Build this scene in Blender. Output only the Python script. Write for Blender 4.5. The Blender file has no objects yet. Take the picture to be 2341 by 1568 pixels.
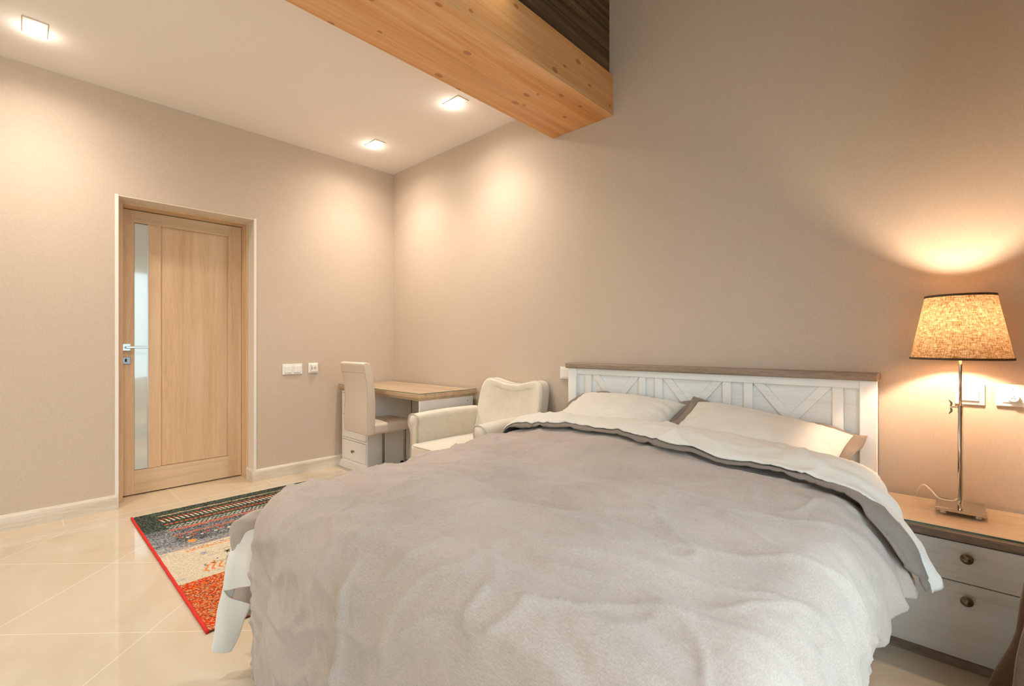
import bpy, bmesh, math, random
import numpy as np
from mathutils import Vector, Matrix, noise
random.seed(7)
S = bpy.context.scene
C = S.collection
PI = math.pi

# ------------------------------------------------------------------ camera
YAW = math.radians(43.24)
F_PX = 1067.5
cam_d = bpy.data.cameras.new('camera'); cam = bpy.data.objects.new('camera', cam_d); C.objects.link(cam)
cam_d.sensor_fit = 'HORIZONTAL'; cam_d.sensor_width = 36.0
cam_d.lens = 36.0 * F_PX / 2341.0
cam_d.shift_y = (786.2 - 784.0) / 2341.0
cam_d.clip_start = 0.05
cam.location = (0, 0, 1.15); cam.rotation_euler = (PI / 2, 0, YAW)
S.camera = cam

# ------------------------------------------------------------------ colour management, world
S.view_settings.view_transform = 'Standard'; S.view_settings.look = 'None'
S.view_settings.gamma = 1.0; S.view_settings.use_curve_mapping = False
S.view_settings.exposure = 1.0

def lin(h):
    h = h.lstrip('#'); v = [int(h[i:i + 2], 16) / 255 for i in (0, 2, 4)]
    return tuple((c / 12.92 if c <= .04045 else ((c + .055) / 1.055) ** 2.4) for c in v) + (1,)

world = bpy.data.worlds.new('world'); S.world = world; world.use_nodes = True
wn = world.node_tree.nodes; wl = world.node_tree.links; wn.clear()
wo = wn.new('ShaderNodeOutputWorld'); wb = wn.new('ShaderNodeBackground'); wt = wn.new('ShaderNodeTexCoord')
ws = wn.new('ShaderNodeSeparateXYZ'); wr = wn.new('ShaderNodeValToRGB')
wl.new(wt.outputs['Generated'], ws.inputs[0]); wl.new(ws.outputs['Z'], wr.inputs[0])
wr.color_ramp.elements[0].position = 0.0; wr.color_ramp.elements[0].color = (.10, .16, .09, 1)
wr.color_ramp.elements[1].position = 0.35; wr.color_ramp.elements[1].color = (.78, .92, 1.0, 1)
wl.new(wr.outputs[0], wb.inputs[0]); wb.inputs[1].default_value = 1.6
wl.new(wb.outputs[0], wo.inputs[0])

LIGHTS = dict(window=24.0, rear=12.0, spot=15.5, bulb=13.0, accent=7.0)
WARM = (1.0, .80, .60); NEUT = (1.0, .91, .81); COOL = (.58, .80, 1.0)

def lamp(name, kind, loc, energy, color, parent=None, rot=(0, 0, 0), **kw):
    d = bpy.data.lights.new(name, kind); d.energy = energy; d.color = color
    for k, v in kw.items(): setattr(d, k, v)
    o = bpy.data.objects.new(name, d); C.objects.link(o); o.location = loc; o.rotation_euler = rot
    if parent: o.parent = parent
    return o

# daylight through the window in the right wall, and a soft fill lamp added behind the camera
lamp('window_daylight', 'AREA', (.66, .55, 1.35), LIGHTS['window'], COOL, rot=(0, PI / 2, 0), shape='RECTANGLE', size=2.1, size_y=2.2)
lamp('rear_fill', 'AREA', (-1.6, -2.52, 1.45), LIGHTS['rear'], (1.0, .92, .86), rot=(PI / 2, 0, 0), shape='RECTANGLE', size=2.6, size_y=2.0)

# ------------------------------------------------------------------ object helpers
ORG = {}
def origin(o): return ORG.get(o.name, Vector((0, 0, 0)))

def tag(o, label=None, cat=None, group=None, kind=None):
    if label: o['label'] = label
    if cat: o['category'] = cat
    if group: o['group'] = group
    if kind: o['kind'] = kind
    return o

def thing(name, label, cat, loc=(0, 0, 0), group=None, kind=None):
    o = bpy.data.objects.new(name, None); C.objects.link(o); o.location = loc; o.empty_display_size = .1
    ORG[o.name] = Vector(loc)
    return tag(o, label, cat, group, kind)

def obj(name, bm, mat, parent=None, smooth=False, bevel=0, seg=2, label=None, local=False, auto=35):
    """link a bmesh given in world coordinates as one mesh object (child meshes are moved to the parent's frame)"""
    og = origin(parent) if parent else Vector((0, 0, 0))
    if not local and og.length > 0: bmesh.ops.translate(bm, verts=bm.verts, vec=-og)
    me = bpy.data.meshes.new(name); bm.normal_update(); bm.to_mesh(me); bm.free()
    o = bpy.data.objects.new(name, me); C.objects.link(o)
    if isinstance(mat, (list, tuple)):
        for m in mat: me.materials.append(m)
    else: me.materials.append(mat)
    if smooth:
        me.polygons.foreach_set('use_smooth', [True] * len(me.polygons))
    if bevel:
        b = o.modifiers.new('bevel', 'BEVEL'); b.width = bevel; b.segments = seg; b.limit_method = 'ANGLE'; b.angle_limit = math.radians(40)
        b.harden_normals = False
    if parent: o.parent = parent; ORG[o.name] = og
    if label: o['label'] = label
    return o

def B(): return bmesh.new()

def box(bm, x0, x1, y0, y1, z0, z1, mat_index=0):
    v = [bm.verts.new(p) for p in ((x0, y0, z0), (x1, y0, z0), (x1, y1, z0), (x0, y1, z0), (x0, y0, z1), (x1, y0, z1), (x1, y1, z1), (x0, y1, z1))]
    for f in ((0, 3, 2, 1), (4, 5, 6, 7), (0, 1, 5, 4), (1, 2, 6, 5), (2, 3, 7, 6), (3, 0, 4, 7)):
        fc = bm.faces.new([v[i] for i in f]); fc.material_index = mat_index
    return bm

def bx(*a): return box(B(), *a)

def loft(bm, rings, closed=True, caps=True):
    R = [[bm.verts.new(p) for p in r] for r in rings]
    n = len(R[0])
    for a, b in zip(R, R[1:]):
        for i in range(n if closed else n - 1):
            j = (i + 1) % n
            bm.faces.new((a[i], a[j], b[j], b[i]))
    if caps and closed:
        bm.faces.new(list(reversed(R[0]))); bm.faces.new(R[-1])
    return bm

def prism(bm, pts2, axis, a0, a1):
    """extrude a 2-D outline (list of pairs) along axis x / y / z"""
    def P(p, t):
        if axis == 'x': return (t, p[0], p[1])
        if axis == 'y': return (p[0], t, p[1])
        return (p[0], p[1], t)
    loft(bm, [[P(p, a0) for p in pts2], [P(p, a1) for p in pts2]])
    bmesh.ops.recalc_face_normals(bm, faces=bm.faces)
    return bm

def lathe(bm, prof, c, axis='z', n=32, caps=True):
    rings = []
    for r, h in prof:
        ring = []
        for i in range(n):
            a = 2 * PI * i / n; u, v = r * math.cos(a), r * math.sin(a)
            if axis == 'z': p = (c[0] + u, c[1] + v, c[2] + h)
            elif axis == 'y': p = (c[0] + u, c[1] + h, c[2] + v)
            else: p = (c[0] + h, c[1] + u, c[2] + v)
            ring.append(p)
        rings.append(ring)
    loft(bm, rings, caps=caps); bmesh.ops.recalc_face_normals(bm, faces=bm.faces)
    return bm

def tube(bm, pts, r, n=12):
    pts = [Vector(p) for p in pts]; rings = []
    up = Vector((0, 0, 1))
    for i, p in enumerate(pts):
        d = (pts[min(i + 1, len(pts) - 1)] - pts[max(i - 1, 0)]).normalized()
        s = d.cross(up)
        if s.length < .05: s = d.cross(Vector((0, 1, 0)))
        s.normalize(); t = s.cross(d).normalized()
        rr = r[i] if isinstance(r, (list, tuple)) else r
        rings.append([p + s * rr * math.cos(2 * PI * k / n) + t * rr * math.sin(2 * PI * k / n) for k in range(n)])
    loft(bm, rings); bmesh.ops.recalc_face_normals(bm, faces=bm.faces)
    return bm

def spline(pts, n):
    """Catmull-Rom through the points"""
    P = [Vector(p) for p in pts]; out = []
    m = len(P) - 1
    for k in range(n + 1):
        t = k / n * m; i = min(int(t), m - 1); u = t - i
        p0, p1, p2, p3 = P[max(i - 1, 0)], P[i], P[i + 1], P[min(i + 2, m)]
        out.append(.5 * ((2 * p1) + (p2 - p0) * u + (2 * p0 - 5 * p1 + 4 * p2 - p3) * u * u + (3 * p1 - p0 - 3 * p2 + p3) * u ** 3))
    return out

def rounded_box(bm, x0, x1, y0, y1, z0, z1, r, n=6, puff=0.0):
    """soft cushion-like block: superellipsoid-rounded on all sides"""
    cx, cy, cz = (x0 + x1) / 2, (y0 + y1) / 2, (z0 + z1) / 2
    hx, hy, hz = (x1 - x0) / 2, (y1 - y0) / 2, (z1 - z0) / 2
    m = 2 * n + 10
    cache = {}
    def pt(a, b, c):
        k = (round(a, 5), round(b, 5), round(c, 5))
        if k in cache: return cache[k]
        p = Vector((a * hx, b * hy, c * hz))
        q = Vector((max(-hx + r, min(hx - r, p.x)), max(-hy + r, min(hy - r, p.y)), max(-hz + r, min(hz - r, p.z))))
        d = p - q
        if d.length > 1e-9: p = q + d.normalized() * r
        p.z += puff * c * (1 - a * a) * (1 - b * b)
        cache[k] = bm.verts.new((p.x + cx, p.y + cy, p.z + cz)); return cache[k]
    # parameter lines concentrated near the edges
    def line(h):
        a = [(-h + r * (1 - math.cos(PI / 2 * i / n))) / h for i in range(n)]
        mid = [(-h + r + (2 * h - 2 * r) * i / 10) / h for i in range(11)]
        b = [-v for v in reversed(a)]
        return a + mid + b
    X, Y, Z = line(hx), line(hy), line(hz)
    def face(U, V, f):
        for i in range(len(U) - 1):
            for j in range(len(V) - 1):
                vs = [f(U[i], V[j]), f(U[i + 1], V[j]), f(U[i + 1], V[j + 1]), f(U[i], V[j + 1])]
                if len(set(vs)) == 4:
                    try: bm.faces.new(vs)
                    except ValueError: pass
    for s in (-1, 1):
        face(X, Y, lambda u, v: pt(u, v, s)); face(X, Z, lambda u, v: pt(u, s, v)); face(Y, Z, lambda u, v: pt(s, u, v))
    bmesh.ops.recalc_face_normals(bm, faces=bm.faces)
    return bm

# ------------------------------------------------------------------ materials
class M:
    def __init__(s, name, base='#808080', rough=.5, metal=0, spec=.5, **kw):
        s.m = bpy.data.materials.new(name); s.m.use_nodes = True
        s.nt = s.m.node_tree; s.N = s.nt.nodes; s.L = s.nt.links
        s.b = s.N['Principled BSDF']
        s.b.inputs['Base Color'].default_value = lin(base) if isinstance(base, str) else base
        s.b.inputs['Roughness'].default_value = rough; s.b.inputs['Metallic'].default_value = metal
        s.b.inputs['Specular IOR Level'].default_value = spec
        for k, v in kw.items(): s.b.inputs[k].default_value = v
    def n(s, t, **kw):
        o = s.N.new(t)
        for k, v in kw.items(): setattr(o, k, v)
        return o
    def coord(s, scale=(1, 1, 1), rot=(0, 0, 0), loc=(0, 0, 0)):
        t = s.n('ShaderNodeTexCoord'); mp = s.n('ShaderNodeMapping')
        mp.inputs['Scale'].default_value = scale; mp.inputs['Rotation'].default_value = rot; mp.inputs['Location'].default_value = loc
        s.L.new(t.outputs['Object'], mp.inputs[0]); return mp.outputs[0]
    def noise(s, vec, scale=5, detail=4, rough=.5, dist=0):
        o = s.n('ShaderNodeTexNoise'); o.inputs['Scale'].default_value = scale; o.inputs['Detail'].default_value = detail
        o.inputs['Roughness'].default_value = rough; o.inputs['Distortion'].default_value = dist
        s.L.new(vec, o.inputs['Vector']); return o.outputs['Fac']
    def ramp(s, fac, stops):
        o = s.n('ShaderNodeValToRGB'); e = o.color_ramp.elements
        while len(e) < len(stops): e.new(.5)
        for k, (p, c) in zip(e, stops):
            k.position = p; k.color = lin(c) if isinstance(c, str) else (c, c, c, 1)
        s.L.new(fac, o.inputs[0]); return o.outputs[0]
    def mix(s, fac, a, b, mode='MIX'):
        o = s.n('ShaderNodeMix', data_type='RGBA', blend_type=mode)
        for sock, v in ((o.inputs[0], fac), (o.inputs[6], a), (o.inputs[7], b)):
            if hasattr(v, 'node'): s.L.new(v, sock)
            else: sock.default_value = (lin(v) if isinstance(v, str) else v)
        return o.outputs[2]
    def math(s, op, a, b=0.0, c=0.0):
        o = s.n('ShaderNodeMath', operation=op)
        for i, v in enumerate((a, b, c)):
            if hasattr(v, 'node'): s.L.new(v, o.inputs[i])
            else: o.inputs[i].default_value = v
        return o.outputs[0]
    def color(s, c): s.L.new(c, s.b.inputs['Base Color']); return s
    def bump(s, h, strength=.2, dist=.002):
        o = s.n('ShaderNodeBump'); o.inputs['Strength'].default_value = strength; o.inputs['Distance'].default_value = dist
        s.L.new(h, o.inputs['Height']); s.L.new(o.outputs[0], s.b.inputs['Normal']); return s

def fabric(name, base, dark, fine=500, rough=.9, bump=.15, sheen=.2, mott=.25, coarse=3):
    m = M(name, base, rough, spec=.2)
    m.b.inputs['Sheen Weight'].default_value = sheen
    a = m.noise(m.coord((1, .15, 1)), fine, 2); b = m.noise(m.coord((.15, 1, 1)), fine, 2)
    ab = m.math('MULTIPLY', m.math('ADD', a, b), .5)
    c = m.noise(m.coord(), coarse, 4)
    f = m.math('ADD', m.math('MULTIPLY', ab, 1 - mott), m.math('MULTIPLY', c, mott))
    m.color(m.ramp(f, [(.36, dark), (.62, base)])); m.bump(ab, bump, .0012)
    return m.m

def wood(name, stops, axis='y', scale=9, stretch=14, rough=.45, spec=.4, bump=.08, fine=.35, coat=0):
    m = M(name, '#808080', rough, spec=spec)
    sc = {'x': (1 / stretch, 1, 1), 'y': (1, 1 / stretch, 1), 'z': (1, 1, 1 / stretch)}[axis]
    a = m.noise(m.coord(sc), scale, 6, .6, .6); b = m.noise(m.coord(tuple(v for v in sc)), scale * 14, 3, .6)
    f = m.math('ADD', m.math('MULTIPLY', a, 1 - fine), m.math('MULTIPLY', b, fine))
    m.color(m.ramp(f, stops)); m.bump(b, bump, .001)
    if coat: m.b.inputs['Coat Weight'].default_value = coat
    return m.m

def wallpaper():
    m = M('woven_wallpaper', '#c9b8a4', .8, spec=.25)
    h = m.noise(m.coord((.12, .12, 1)), 420, 2); v = m.noise(m.coord((1, 1, .08)), 420, 2)
    f = m.math('MULTIPLY', m.math('ADD', h, v), .5)
    big = m.noise(m.coord((.4, .4, .1)), 30, 3)
    f2 = m.math('ADD', m.math('MULTIPLY', f, .93), m.math('MULTIPLY', big, .07))
    m.color(m.ramp(f2, [(.35, '#c8b49f'), (.65, '#d3c1ad')])); m.bump(f, .22, .0012)
    return m.m
MW = wallpaper()
M_CEIL = M('ceiling_paint', '#f4ebe2', .9, spec=.2).m
M_WHITE = M('white_plastic', '#f3eee6', .35).m
M_TRIM = M('white_corner_bead', '#f0e8dc', .5).m
M_REVEAL = M('painted_reveal', '#e6d8c6', .7, spec=.2).m
M_DARK = M('dark_slot', '#14110f', .6).m
M_BRASS = M('aged_nickel', '#8d8069', .32, 1).m
M_STEEL = M('satin_steel', '#d9dbdc', .3, .9).m
M_CHROME = M('polished_chrome', '#d2cdc6', .06, 1).m
M_GREY_STEEL = M('brushed_steel', '#9a9ba0', .35, 1).m

def floor_mat():
    m = M('polished_cream_tiles', '#e0d0b6', .06, spec=.55)
    v = m.coord(); sp = m.n('ShaderNodeSeparateXYZ'); m.L.new(v, sp.inputs[0])
    x, y = sp.outputs[0], sp.outputs[1]
    k = 1 / math.sqrt(2)
    u = m.math('MULTIPLY', m.math('ADD', x, y), k); w = m.math('MULTIPLY', m.math('SUBTRACT', y, x), k)
    def lines(c, off, step, hw):
        t = m.math('DIVIDE', m.math('SUBTRACT', c, off), step)
        d = m.math('ABSOLUTE', m.math('SUBTRACT', t, m.math('ROUND', t)))
        return m.math('LESS_THAN', d, hw / step)
    g = m.math('MAXIMUM', lines(u, -2.02, .625, .0012), lines(w, 2.517, .610, .0012))
    inner = m.math('GREATER_THAN', x, -3.955)
    g = m.math('MULTIPLY', g, inner)
    b1 = m.math('LESS_THAN', m.math('ABSOLUTE', m.math('ADD', x, 3.96)), .0013)
    b2 = m.math('LESS_THAN', m.math('ABSOLUTE', m.math('ADD', x, 4.08)), .0013)
    cross = m.math('MULTIPLY', lines(y, .21, .62, .0012), m.math('LESS_THAN', x, -4.08))
    g = m.math('MAXIMUM', m.math('MAXIMUM', g, b1), m.math('MAXIMUM', b2, cross))
    # faint marble clouds and hairline veins
    cl = m.noise(m.coord((1, 1.8, 1)), 1.6, 5, .55, 1.2)
    vn = m.noise(m.coord((1, 2.2, 1), rot=(0, 0, .5)), 5, 6, .6, 1.8)
    vein = m.math('LESS_THAN', m.math('ABSOLUTE', m.math('SUBTRACT', vn, .5)), .0022)
    col = m.ramp(cl, [(.3, '#c6b59b'), (.55, '#cfc0a8'), (.75, '#d3c7b2')])
    strip = m.math('MULTIPLY', m.math('LESS_THAN', x, -3.96), m.math('GREATER_THAN', x, -4.08))
    col = m.mix(m.math('MULTIPLY', vein, .35), col, '#c5ab88')
    col = m.mix(m.math('MULTIPLY', m.math('LESS_THAN', x, -4.08), .45), col, '#d9bf9e')
    col = m.mix(m.math('MULTIPLY', g, .8), col, '#e6dccb')
    m.color(col)
    m.L.new(m.math('ADD', m.math('MULTIPLY', g, .4), .05), m.b.inputs['Roughness'])
    return m.m
M_FLOOR = floor_mat()

def pine():
    m = M('oiled_pine', '#d08a4a', .42, spec=.35)
    a = m.noise(m.coord((1, .04, 1)), 16, 5, .6, .8); b = m.noise(m.coord((1, .02, 1)), 130, 3)
    c = m.noise(m.coord((1, .35, 1)), 1.6, 3)
    f = m.math('ADD', m.math('ADD', m.math('MULTIPLY', a, .5), m.math('MULTIPLY', b, .2)), m.math('MULTIPLY', c, .3))
    col = m.ramp(f, [(.36, '#c4803d'), (.5, '#dc9b5d'), (.64, '#eab986')])
    # laminated boards: slight tint step per strip
    sp = m.n('ShaderNodeSeparateXYZ'); m.L.new(m.coord(), sp.inputs[0])
    s1 = m.math('ADD', m.math('MULTIPLY', sp.outputs[0], 9.5), m.math('MULTIPLY', sp.outputs[2], 11))
    wn_ = m.n('ShaderNodeTexWhiteNoise', noise_dimensions='1D'); m.L.new(m.math('FLOOR', s1), wn_.inputs['W'])
    col = m.mix(m.math('MULTIPLY', wn_.outputs['Value'], .28), col, '#e8bd8b')
    fr = m.math('FRACT', s1)
    seam = m.math('LESS_THAN', m.math('MINIMUM', fr, m.math('SUBTRACT', 1.0, fr)), .012)
    col = m.mix(m.math('MULTIPLY', seam, .35), col, '#f0cfa4')
    # knots
    vo = m.n('ShaderNodeTexVoronoi', voronoi_dimensions='2D'); vo.inputs['Scale'].default_value = 1.0
    cb = m.n('ShaderNodeCombineXYZ'); m.L.new(m.math('MULTIPLY', m.math('ADD', sp.outputs[0], sp.outputs[2]), 7.0), cb.inputs[0]); m.L.new(m.math('MULTIPLY', sp.outputs[1], 4.2), cb.inputs[1]); m.L.new(cb.outputs[0], vo.inputs['Vector'])
    r = m.n('ShaderNodeSeparateColor'); m.L.new(vo.outputs['Color'], r.inputs[0])
    size = m.math('MULTIPLY', m.math('GREATER_THAN', r.outputs[0], .45), m.math('ADD', .055, m.math('MULTIPLY', r.outputs[1], .075)))
    kn = m.math('DIVIDE', vo.outputs['Distance'], m.math('ADD', size, .0001))
    km = m.ramp(kn, [(0.0, 1.0), (.75, .75), (.88, 1.0), (1.0, 0.0)])
    km.node.color_ramp.interpolation = 'LINEAR'
    col = m.mix(m.math('MULTIPLY', km, .72), col, '#94532a')
    m.color(col); m.bump(b, .05, .001)
    return m.m
M_PINE = pine()

def dark_boards():
    m = M('dark_stained_boards', '#4a3520', .6, spec=.3)
    sp = m.n('ShaderNodeSeparateXYZ'); m.L.new(m.coord(), sp.inputs[0])
    z = sp.outputs[2]
    cell = m.math('FLOOR', m.math('DIVIDE', z, .14))
    wn_ = m.n('ShaderNodeTexWhiteNoise', noise_dimensions='1D'); m.L.new(cell, wn_.inputs['W'])
    wv = m.n('ShaderNodeTexWave', wave_type='BANDS', bands_direction='Z'); wv.inputs['Scale'].default_value = 3.5
    wv.inputs['Distortion'].default_value = 7; wv.inputs['Detail'].default_value = 3; wv.inputs['Detail Scale'].default_value = .8
    m.L.new(m.coord((1, .35, 1)), wv.inputs['Vector'])
    n2 = m.noise(m.coord((1, .05, 1)), 40, 4)
    f = m.math('ADD', m.math('MULTIPLY', wv.outputs['Fac'], .14), m.math('ADD', m.math('MULTIPLY', n2, .6), m.math('MULTIPLY', wn_.outputs['Value'], .25)))
    col = m.ramp(f, [(.25, '#3d2d20'), (.55, '#695138'), (.8, '#927656')])
    fr = m.math('FRACT', m.math('DIVIDE', z, .14))
    col = m.mix(m.math('LESS_THAN', fr, .035), col, '#1a120b')
    m.color(col); m.bump(f, .3, .003)
    return m.m
M_DARKWOOD = dark_boards()

M_DOOR_V = wood('pale_oak_vertical', [(.36, '#cda880'), (.5, '#dcb991'), (.64, '#e4c5a1')], 'z', 16, 22, .45)
M_DOOR_H = wood('pale_oak_horizontal', [(.36, '#cdb08a'), (.5, '#dbbf99'), (.64, '#e3cba8')], 'y', 16, 22, .45)
M_BASE = wood('limed_baseboard', [(.36, '#cdbda6'), (.5, '#ddd0bc'), (.64, '#e9dfd0')], 'y', 14, 16, .5)
M_BASE_X = wood('limed_baseboard_back', [(.36, '#cdbda6'), (.5, '#ddd0bc'), (.64, '#e9dfd0')], 'x', 14, 16, .5)
M_LIMED = wood('white_limed_pine', [(.30, '#e6e1d8'), (.42, '#f3f0ea'), (.6, '#f8f6f2')], 'x', 7, 16, .45, fine=.25)
M_LIMED_V = wood('white_limed_pine_upright', [(.30, '#e6e1d8'), (.42, '#f3f0ea'), (.6, '#f8f6f2')], 'z', 7, 16, .45, fine=.25)
M_DRAWER = wood('whitewashed_drawer', [(.3, '#cdc8bd'), (.42, '#e8e4db'), (.6, '#f0ece4')], 'x', 8, 14, .5, fine=.3)
M_OAKCAP = wood('grey_brown_oak', [(.36, '#796655'), (.5, '#97816e'), (.64, '#ab9682')], 'x', 30, 18, .55, fine=.5)
M_OAKTOP = wood('light_oak_top', [(.36, '#b5946e'), (.5, '#cfae86'), (.64, '#dcc09b')], 'x', 12, 14, .4, fine=.3)
M_DESKTOP = wood('desk_oak', [(.36, '#b29473'), (.5, '#c7a985'), (.64, '#d3b893')], 'x', 14, 16, .4, fine=.3)
M_DESKWHITE = M('satin_white_lacquer', '#efe9df', .4).m
M_DUVET = fabric('taupe_chambray', '#b9a89a', '#a08f81', 520, .85, .12, .25, .35, 4)
M_DUVET_BACK = fabric('pale_ivory_cotton', '#e4ddd0', '#d3cbbd', 700, .85, .1, .2, .3, 4)
M_SHEET = fabric('ivory_sheet', '#e2d8c8', '#cfc4b2', 700, .8, .1, .2, .3, 4)
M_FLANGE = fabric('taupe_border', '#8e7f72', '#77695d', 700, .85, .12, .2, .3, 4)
M_LEATHER = M('cream_leather', '#d9c9b5', .42, spec=.4).m
M_SUEDE = fabric('cream_suede', '#e0d6c4', '#d6cab6', 240, .9, .08, .35, .45, 14)
M_PIPE = M('cream_piping', '#d0c2ac', .8, spec=.2).m
M_CURTAIN = fabric('brown_linen_curtain', '#7d6149', '#5c4533', 350, .9, .2, .2, .3, 5)
M_CORD = M('white_cord', '#eee4d4', .5).m

def glass_sheet():
    m = M('table_glass', '#eaf2ee', .02, spec=.5)
    m.b.inputs['Alpha'].default_value = .10
    m.b.inputs['Coat Weight'].default_value = .6
    return m.m
M_GLASS = glass_sheet()
M_GLASS_EDGE = M('glass_edge', '#4c7064', .15, spec=.6).m

def frosted():
    m = M('frosted_glass', '#dbe6dc', .12, spec=1.0)
    m.b.inputs['Coat Weight'].default_value = 1.0; m.b.inputs['Coat Roughness'].default_value = .04; m.b.inputs['Coat IOR'].default_value = 2.0
    return m.m
M_FROST = frosted()

def pane_mat():
    m = bpy.data.materials.new('window_glass'); m.use_nodes = True; N = m.node_tree.nodes; L = m.node_tree.links; N.clear()
    o = N.new('ShaderNodeOutputMaterial'); t = N.new('ShaderNodeBsdfTransparent'); g = N.new('ShaderNodeBsdfGlossy'); x = N.new('ShaderNodeMixShader')
    g.inputs['Roughness'].default_value = .02; x.inputs[0].default_value = .06
    L.new(t.outputs[0], x.inputs[1]); L.new(g.outputs[0], x.inputs[2]); L.new(x.outputs[0], o.inputs[0]); return m
M_PANE = pane_mat()

def emit(name, col, st):
    m = M(name, '#ffffff', .5); m.b.inputs['Emission Color'].default_value = col + (1,); m.b.inputs['Emission Strength'].default_value = st; return m.m
M_BULB = emit('lit_lamp_lens', (1.0, .93, .82), 12.0)
M_BULB2 = emit('lit_bulb', (1.0, .78, .52), 18.0)

def shade_mat():
    m = M('linen_shade', '#c09a6c', .9, spec=.1)
    a = m.noise(m.coord((1, 1, .1)), 380, 3); b = m.noise(m.coord((.12, .12, 1)), 380, 3)
    f = m.math('MULTIPLY', m.math('ADD', a, b), .5)
    col = m.ramp(f, [(.38, '#8a6038'), (.5, '#c09465'), (.62, '#e8c79c')])
    m.color(col)
    tr = m.n('ShaderNodeBsdfTranslucent'); m.L.new(col, tr.inputs[0])
    mx = m.n('ShaderNodeMixShader'); mx.inputs[0].default_value = .055
    out = m.N['Material Output']
    m.L.new(m.b.outputs[0], mx.inputs[1]); m.L.new(tr.outputs[0], mx.inputs[2]); m.L.new(mx.outputs[0], out.inputs[0])
    return m.m
M_SHADE = shade_mat()
M_SHADE_TRIM = M('shade_trim', '#5a4632', .8).m

# ------------------------------------------------------------------ room
XL, YB, XR, YF = -4.24, 2.70, .42, -2.40
ZC, ZT = 2.914, 4.1
DY0, DY1, DZ = .486, 1.372, 2.192     # door opening in the left wall
def struct(name, bm, mat, **k): return tag(obj(name, bm, mat, **k), kind='structure')

struct('floor', bx(-4.80, XR + .3, YF - .3, YB + .2, -.12, 0), M_FLOOR)
b = B()
box(b, XL - .16, XL, YF, DY0, 0, ZC + .05); box(b, XL - .16, XL, DY1, YB + .15, 0, ZC + .05); box(b, XL - .16, XL, DY0, DY1, DZ, ZC + .05)
wl_ = struct('wall_left', b, MW)
struct('wall_back', bx(XL - .16, XR + .15, YB, YB + .15, 0, ZT + .1), MW)
# right wall with the window opening
WY0, WY1, WZ0, WZ1 = -.75, 1.62, .25, 2.35
b = B()
box(b, XR, XR + .15, YF, WY0, 0, ZT + .1); box(b, XR, XR + .15, WY1, YB + .15, 0, ZT + .1)
box(b, XR, XR + .15, WY0, WY1, 0, WZ0); box(b, XR, XR + .15, WY0, WY1, WZ1, ZT + .1)
struct('wall_right', b, MW)
# front wall (behind the photographer) with a wide window
b = B()
box(b, XL - .16, -3.0, YF - .15, YF, 0, ZT + .1); box(b, -.2, XR + .15, YF - .15, YF, 0, ZT + .1)
box(b, -3.0, -.2, YF - .15, YF, 0, .35); box(b, -3.0, -.2, YF - .15, YF, 2.5, ZT + .1)
struct('wall_front', b, MW)
struct('ceiling', bx(XL - .16, -1.70, YF - .15, YB + .15, ZC, ZC + .08), M_CEIL)
b = bx(-1.72, XR + .15, YF - .15, YB + .15, ZT, ZT + .08)
tag(obj('ceiling_high', b, M_OAKTOP), kind='structure')
struct('wall_cladding', bx(-1.75, -1.652, YF, YB, 2.90, ZT), M_DARKWOOD)

def window(name, x0, x1, y0, y1, z0, z1, mull, axis):
    w = thing(name, None, None, ((x0 + x1) / 2, (y0 + y1) / 2, z0), kind='structure')
    f = B(); t = .06
    if axis == 'x':   # plane normal x
        box(f, x0, x1, y0, y1, z0, z0 + t); box(f, x0, x1, y0, y1, z1 - t, z1)
        for yy in [y0, y1 - t] + [y0 + (y1 - y0) * k / (mull + 1) - t / 2 for k in range(1, mull + 1)]: box(f, x0, x1, yy, yy + t, z0 + t, z1 - t)
        p = bx((x0 + x1) / 2 - .004, (x0 + x1) / 2 + .004, y0 + t, y1 - t, z0 + t, z1 - t)
    else:
        box(f, x0, x1, y0, y1, z0, z0 + t); box(f, x0, x1, y0, y1, z1 - t, z1)
        for xx in [x0, x1 - t] + [x0 + (x1 - x0) * k / (mull + 1) - t / 2 for k in range(1, mull + 1)]: box(f, xx, xx + t, y0, y1, z0 + t, z1 - t)
        p = bx(x0 + t, x1 - t, (y0 + y1) / 2 - .004, (y0 + y1) / 2 + .004, z0 + t, z1 - t)
    obj('window_frame', f, M_TRIM, w, bevel=.004); obj('window_pane', p, M_PANE, w)
window('window_1', XR + .04, XR + .10, WY0, WY1, WZ0, WZ1, 1, 'x')
window('window_2', -3.0, -.2, YF - .11, YF - .05, .35, 2.5, 2, 'y')

# door recess
b = B()
box(b, -4.62, -4.39, DY0 - .25, DY0 + .012, 0, DZ + .15); box(b, -4.62, -4.39, DY1 + .0, DY1 + .25, 0, DZ + .15); box(b, -4.62, -4.39, DY0 - .25, DY1 + .25, DZ + .001, DZ + .15)
box(b, -4.66, -4.60, DY0 - .25, DY1 + .25, 0, DZ + .15)
struct('wall_recess', b, M_REVEAL)
# painted lining of the reveal
b = B()
box(b, -4.392, XL - .0005, DY0 + .0, DY0 + .006, 0, DZ); box(b, -4.392, XL - .0005, DY1 - .006, DY1, .0, DZ); box(b, -4.392, XL - .0005, DY0, DY1, DZ - .006, DZ)
struct('trim_3', b, M_REVEAL)
struct('trim_1', bx(XL - .012, XL + .006, DY0 - .012, DY0 + .008, .0, DZ + .004), M_TRIM, bevel=.002)
struct('trim_2', bx(XL - .012, XL + .006, DY1 - .008, DY1 + .010, .10, DZ + .004), M_TRIM, bevel=.002)

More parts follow.
